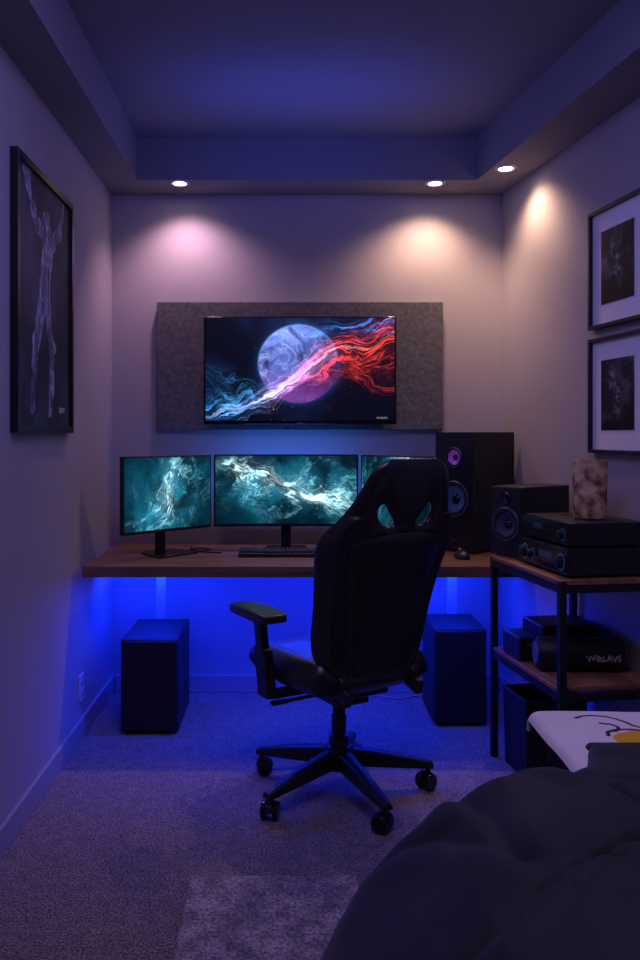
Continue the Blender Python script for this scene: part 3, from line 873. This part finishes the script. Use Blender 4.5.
# armrests
for s in (-1, 1):
    ao = 0 if s < 0 else -.055
    bm = B()
    def slab(z0, z1, x0, x1, w_, d_):
        a_ = [bm.verts.new((s*(x0+ao+dx), dy-.01, z0)) for dx, dy in ((-w_/2, -d_/2), (w_/2, -d_/2), (w_/2, d_/2), (-w_/2, d_/2))]
        b_ = [bm.verts.new((s*(x1+ao+dx), dy-.01, z1)) for dx, dy in ((-w_/2, -d_/2), (w_/2, -d_/2), (w_/2, d_/2), (-w_/2, d_/2))]
        bm.faces.new(a_[::-1]); bm.faces.new(b_)
        for i in range(4): bm.faces.new((a_[i], a_[(i+1) % 4], b_[(i+1) % 4], b_[i]))
    slab(.405, .545, .290 if s < 0 else .325, .304 if s < 0 else .325, .036, .075)
    slab(.535, .640, .305 if s < 0 else .325, .316, .028, .052)
    box(bm, (s*(.316+ao), -.01, .638), (.06, .10, .014))
    ap = obj('armrest_post', bm, M_black, CH, bevel=.008)
    bx_ = .290 if s < 0 else .325+ao
    bm = B(); box(bm, (s*(bx_-.09), -.01, .385), (.18, .07, .014)); box(bm, (s*bx_, -.01, .398), (.036, .07, .034))
    obj('armrest_bracket', bm, M_metal, ap, bevel=.004)
    bm = bmesh.new(); bmesh.ops.create_cube(bm, size=1)
    bmesh.ops.subdivide_edges(bm, edges=bm.edges[:], cuts=6, use_grid_fill=True)
    for v in bm.verts:
        c = v.co*2
        k = 1-.10*abs(c.y)**3
        zz = c.z*.017
        if c.z > 0: zz -= .006*abs(c.y)**3+.003*abs(c.x)**2
        v.co = Vector((s*(.315+ao)+c.x*.052*k, .01+c.y*.135*(1-.10*abs(c.x)**3), .660+zz))
    obj('armrest_pad', bm, M_leather, CH, bevel=0, subsurf=1)
# star base
bm = B()
lathe(bm, [(0, .085), (.045, .085), (.052, .095), (.052, .150), (.044, .165), (.030, .168), (.030, .10)], None, 40)
RB = .318
angs = [math.radians(-66-30+72*k) for k in range(5)]
for an in angs:
    c, s = math.cos(an), math.sin(an)
    secs = []
    for k in range(9):
        q = k/8; r_ = .035+q*(RB-.02)
        wd = .030-.012*q; zt = .155-.062*q**1.3; zb = .098-.028*q
        if q > .9: zb = .072
        ring = []
        for (a_, z_) in ((-wd, zb), (wd, zb), (wd*.9, zt-.008), (wd*.5, zt), (-wd*.5, zt), (-wd*.9, zt-.008)):
            ring.append(bm.verts.new((c*r_-s*a_, s*r_+c*a_, z_)))
        secs.append(ring)
    for A_, B_ in zip(secs, secs[1:]):
        for i in range(6): bm.faces.new((A_[i], A_[(i+1) % 6], B_[(i+1) % 6], B_[i]))
    bm.faces.new(secs[0]); bm.faces.new(secs[-1])
obj('star_base', bm, M_black, CH, smooth=True, bevel=.003)
for an in angs:
    c, s = math.cos(an), math.sin(an)
    rot = Matrix.Rotation(an+.6, 4, 'Z')
    base = Matrix.Translation((c*RB, s*RB, 0)) @ rot
    bm = B()
    cyl(bm, base @ Vector((0, 0, .055)), base @ Vector((0, 0, .082)), .009, seg=16)
    prof = []
    for k in range(13):
        th = PI*k/12
        prof.append((-.012+.031*math.cos(th), .030+.031*math.sin(th)))
    a1 = [bm.verts.new(base @ Vector((x_, -.010, z_))) for x_, z_ in prof]
    a2 = [bm.verts.new(base @ Vector((x_, .010, z_))) for x_, z_ in prof]
    for k in range(12): bm.faces.new((a1[k], a1[k+1], a2[k+1], a2[k]))
    bm.faces.new(a1); bm.faces.new(a2[::-1]); bm.faces.new((a1[0], a2[0], a2[-1], a1[-1]))
    cs = obj('caster', bm, M_black, CH, smooth=True, sharp=40)
    for sd in (-1, 1):
        bm = B(); cyl(bm, base @ Vector((-.012, sd*.011, .029)), base @ Vector((-.012, sd*.029, .029)), .029, seg=32)
        obj('wheel', bm, M_gloss, cs, bevel=.005)

# ------------------------------------------------------------ bed
t = thing('bed', 'low dark bed along the right wall, mostly hidden under bedding', 'bed', (.955, 1.15, 0))
obj('bed_frame', box(B(), (0, 0, .17), (.70, 1.58, .24)), M_mattress, t, bevel=.01)
obj('mattress', box(B(), (0, 0, .43), (.71, 1.60, .28)), M_mattress, t, bevel=.04, seg=5)
for sx in (-1, 1):
    for sy in (-1, 1):
        obj('leg', cyl(B(), (sx*.30, sy*.72, 0), (sx*.30, sy*.72, .055), .025), M_black, t)

# white throw : lies on the mattress and drops a little over its side and foot
nx, ny = 280, 240
def paint_throw(X, Y):
    out = np.ones(X.shape+(3,))*c3(.98, .93, .88)
    out *= (.93+.1*fbm(X*20, Y*20, 4))[..., None]
    wob = (fbm(X*25, Y*25, 8)-.5)*.015
    yb = np.hypot((X-.745+wob)/.050, (Y-1.760+wob*2)/.034) < 1
    out = np.where(yb[..., None], c3(.95, .52, .02), out)
    ln = np.zeros(X.shape, bool)
    curves = ([(.655, 1.880), (.675, 1.893), (.70, 1.897), (.725, 1.890), (.745, 1.872), (.757, 1.850), (.765, 1.828), (.782, 1.812), (.81, 1.808), (.84, 1.815)],
              [(.700, 1.845), (.718, 1.838), (.728, 1.824), (.726, 1.808), (.712, 1.798)],
              [(.690, 1.775), (.695, 1.795), (.715, 1.806), (.745, 1.808), (.778, 1.798), (.800, 1.775), (.803, 1.748), (.795, 1.72)])
    for pts in curves:
        for a_, b_ in zip(pts, pts[1:]): ln |= segd(X+wob*.3, Y, a_, b_) < .0045
    out = np.where(ln[..., None], c3(.03, .03, .035), out)
    return out
sx_ = np.linspace(0, .69, nx); sy_ = np.linspace(0, .51, ny)
S, Q = np.meshgrid(sx_, sy_)
X = np.zeros_like(S); Y = np.zeros_like(S); Z = np.zeros_like(S)
for i in range(ny):
    for j in range(nx):
        a_ = .028-S[i, j]
        b_ = Q[i, j]-.475
        x_ = .590+(-a_) if a_ < 0 else .590-.012*math.sin(min(1, a_/.02)*PI/2)-a_*.35
        y_ = 1.45+Q[i, j] if b_ < 0 else 1.925+.012*min(1, b_/.02)+b_*.25
        n_ = noise.noise(Vector((S[i, j]*6, Q[i, j]*6, 0)))
        z_ = .580+.005*n_
        if a_ > 0: z_ -= a_*.60*min(1, a_/.02)
        if b_ > 0: z_ -= b_*.8*min(1, b_/.02)
        X[i, j] = x_; Y[i, j] = y_; Z[i, j] = z_
me = bpy.data.meshes.new('throw_blanket')
idx = np.arange(nx*ny).reshape(ny, nx)
me.from_pydata(np.stack([X, Y, Z], -1).reshape(-1, 3).tolist(), [], np.stack([idx[:-1, :-1], idx[:-1, 1:], idx[1:, 1:], idx[1:, :-1]], -1).reshape(-1, 4).tolist())
ca = me.color_attributes.new(name='Col', type='FLOAT_COLOR', domain='POINT')
ca.data.foreach_set('color', np.concatenate([paint_throw(X, Y).reshape(-1, 3), np.ones((nx*ny, 1))], 1).astype(np.float32).ravel())
me.materials.append(mat_painted('throw_fabric', 0, .9))
for p_ in me.polygons: p_.use_smooth = True
o = bpy.data.objects.new('throw_blanket', me); link(o)
md = o.modifiers.new('s', 'SOLIDIFY'); md.thickness = .010; md.offset = 1
tag(o, 'off-white blanket with black line drawing and yellow patch on the bed', 'blanket')

# duvet : smooth broad comforter with thin creases, heaped over the bed side
nx, ny = 320, 310
xs = np.linspace(-.01, 1.30, nx); ys = np.linspace(.42, 1.70, ny)
prof_x = [-.01, .02, .05, .09, .14, .20, .28, .38, .50, .62, .9, 1.2, 1.30]
prof_z = [.02, .15, .26, .355, .44, .510, .575, .620, .643, .645, .642, .63, .612]
creases = [((.16, 1.50), (.66, .92), .020, .018), ((.44, 1.60), (.62, 1.18), .020, .016), ((.60, 1.56), (1.0, 1.12), .022, .018),
           ((.10, 1.25), (.42, .78), .018, .018), ((.30, 1.56), (.38, 1.16), .014, .014), ((.50, 1.18), (.88, .82), .020, .018),
           ((.74, 1.62), (.84, 1.30), .016, .014), ((.54, 1.42), (.92, 1.36), .014, .014), ((.24, 1.10), (.58, 1.24), .013, .014),
           ((.36, 1.62), (.50, 1.40), .014, .012), ((.66, 1.30), (.74, 1.0), .014, .014)]
verts = []
for y_ in ys:
    for x_ in xs:
        P_ = float(np.interp(x_, prof_x, prof_z))
        k = min(1, max(0, (x_-.50)/.12)); k = k*k*(3-2*k)
        base = .02*(1-k)+.603*k
        g = 1.0
        wob = .025*noise.noise(Vector((x_*4, 3.1, 0)))
        yy = (y_-1.45+wob)/.22
        if yy > 0: g = math.sqrt(max(0, 1-yy*yy)) if yy < 1 else 0
        if y_ < .55: g *= math.sin(max(0, (y_-.42)/.13)*PI/2)
        v = Vector((x_, y_, 0))
        wx = x_+.06*noise.noise(v*3)+.012*noise.noise(v*10); wy = y_+.06*noise.noise(v*3+Vector((9, 0, 0)))+.012*noise.noise(v*10+Vector((4, 0, 0)))
        cz = 0
        for (a0, a1), (b0, b1), dp, wd in creases:
            ex, ey = b0-a0, b1-a1
            tt = ((wx-a0)*ex+(wy-a1)*ey)/(ex*ex+ey*ey)
            tc_ = min(1, max(0, tt))
            dd = math.hypot(wx-(a0+tc_*ex), wy-(a1+tc_*ey))
            fade = math.sin(PI*min(1, max(0, .08+tc_*.84)))**.5
            side = 1 if (wx-a0)*ey-(wy-a1)*ex > 0 else -1
            cz -= dp*fade*math.exp(-(dd/wd)**1.4)
            cz += dp*(.55 if side > 0 else .15)*fade*math.exp(-((dd-wd*2.2)/(wd*1.5))**2)
        f3 = noise.noise(v*2.2)
        f4 = noise.noise(Vector((wx*14-wy*6, wy*5+wx*4, 2.2)))
        amp = min(1, P_/.25)*g
        z = base+max(0, P_-base)*g
        z += amp*(cz+.014*f3+.0022*f4)
        z = max(z, base if x_ > .56 else .02)
        verts.append((x_, y_, z))
idx = np.arange(nx*ny).reshape(ny, nx)
me = bpy.data.meshes.new('duvet')
me.from_pydata(verts, [], np.stack([idx[:-1, :-1], idx[:-1, 1:], idx[1:, 1:], idx[1:, :-1]], -1).reshape(-1, 4).tolist())
me.materials.append(M_duvet)
for p_ in me.polygons: p_.use_smooth = True
o = bpy.data.objects.new('duvet', me); link(o)
md = o.modifiers.new('sm', 'SMOOTH'); md.factor = .5; md.iterations = 3
md = o.modifiers.new('so', 'SOLIDIFY'); md.thickness = .008; md.offset = -1
tag(o, 'rumpled dark charcoal duvet spilling over the bed side onto the floor', 'duvet')

# ------------------------------------------------------------ lights
def area(name, loc, target, sx, sy, col, e):
    L = bpy.data.lights.new(name, 'AREA'); L.shape = 'RECTANGLE'; L.size = sx; L.size_y = sy; L.color = col; L.energy = e
    o = bpy.data.objects.new(name, L); COL.objects.link(o); o.location = loc
    o.rotation_euler = (Vector(target)-Vector(loc)).to_track_quat('-Z', 'Y').to_euler()
    return o
area('desk_led_light_left', (-.64, 3.74, ZD-.06), (-.68, 3.88, .25), .28, .03, (.004, .022, 1.0), 4.6)
area('desk_led_light_right', (.62, 3.74, ZD-.06), (.62, 3.88, .25), .50, .03, (.004, .022, 1.0), 5.2)
area('desk_led_light_middle', (.0, 3.74, ZD-.06), (.0, 3.88, .20), .8, .03, (.003, .014, 1.0), 2.6)
area('desk_front_led', (.09, 3.38, ZD-.055), (.09, 3.28, 0), 1.6, .03, (.01, .035, 1.0), 11)
area('monitor_back_light', (-.02, 3.80, .95), (-.02, 3.96, 1.1), .5, .2, (.03, .20, 1.0), 2.4)
area('blue_fill', (.15, 1.9, 2.5), (.15, 2.9, 0), 1.0, 1.2, (.07, .13, 1.0), 14)  # added blue ambient fill, no fixture in the room
area('warm_fill', (.1, 1.3, 2.5), (.0, 1.8, 0), .8, .8, (1.0, .62, .45), 5.5)  # added warm fill for the foreground, not a real fitting
area('ceiling_glow_fill', (.05, 3.2, 2.2), (.05, 3.3, 3), .9, .3, (.04, .10, 1.0), 1.9)  # added uplight that makes the blue glow on the tray ceiling

w = bpy.data.worlds.new('night'); scene.world = w; w.use_nodes = True
w.node_tree.nodes['Background'].inputs[0].default_value = (.10, .10, .25, 1)
w.node_tree.nodes['Background'].inputs[1].default_value = .3

# ------------------------------------------------------------ camera
cd = bpy.data.cameras.new('camera'); cam = bpy.data.objects.new('camera', cd); COL.objects.link(cam)
cam.location = (0, 0, 1.24); cam.rotation_euler = (PI/2, 0, 0)
cd.sensor_width = 36; cd.lens = 820/960*36
cd.shift_x = 30/960; cd.shift_y = -45/960; cd.clip_start = .02
scene.camera = cam
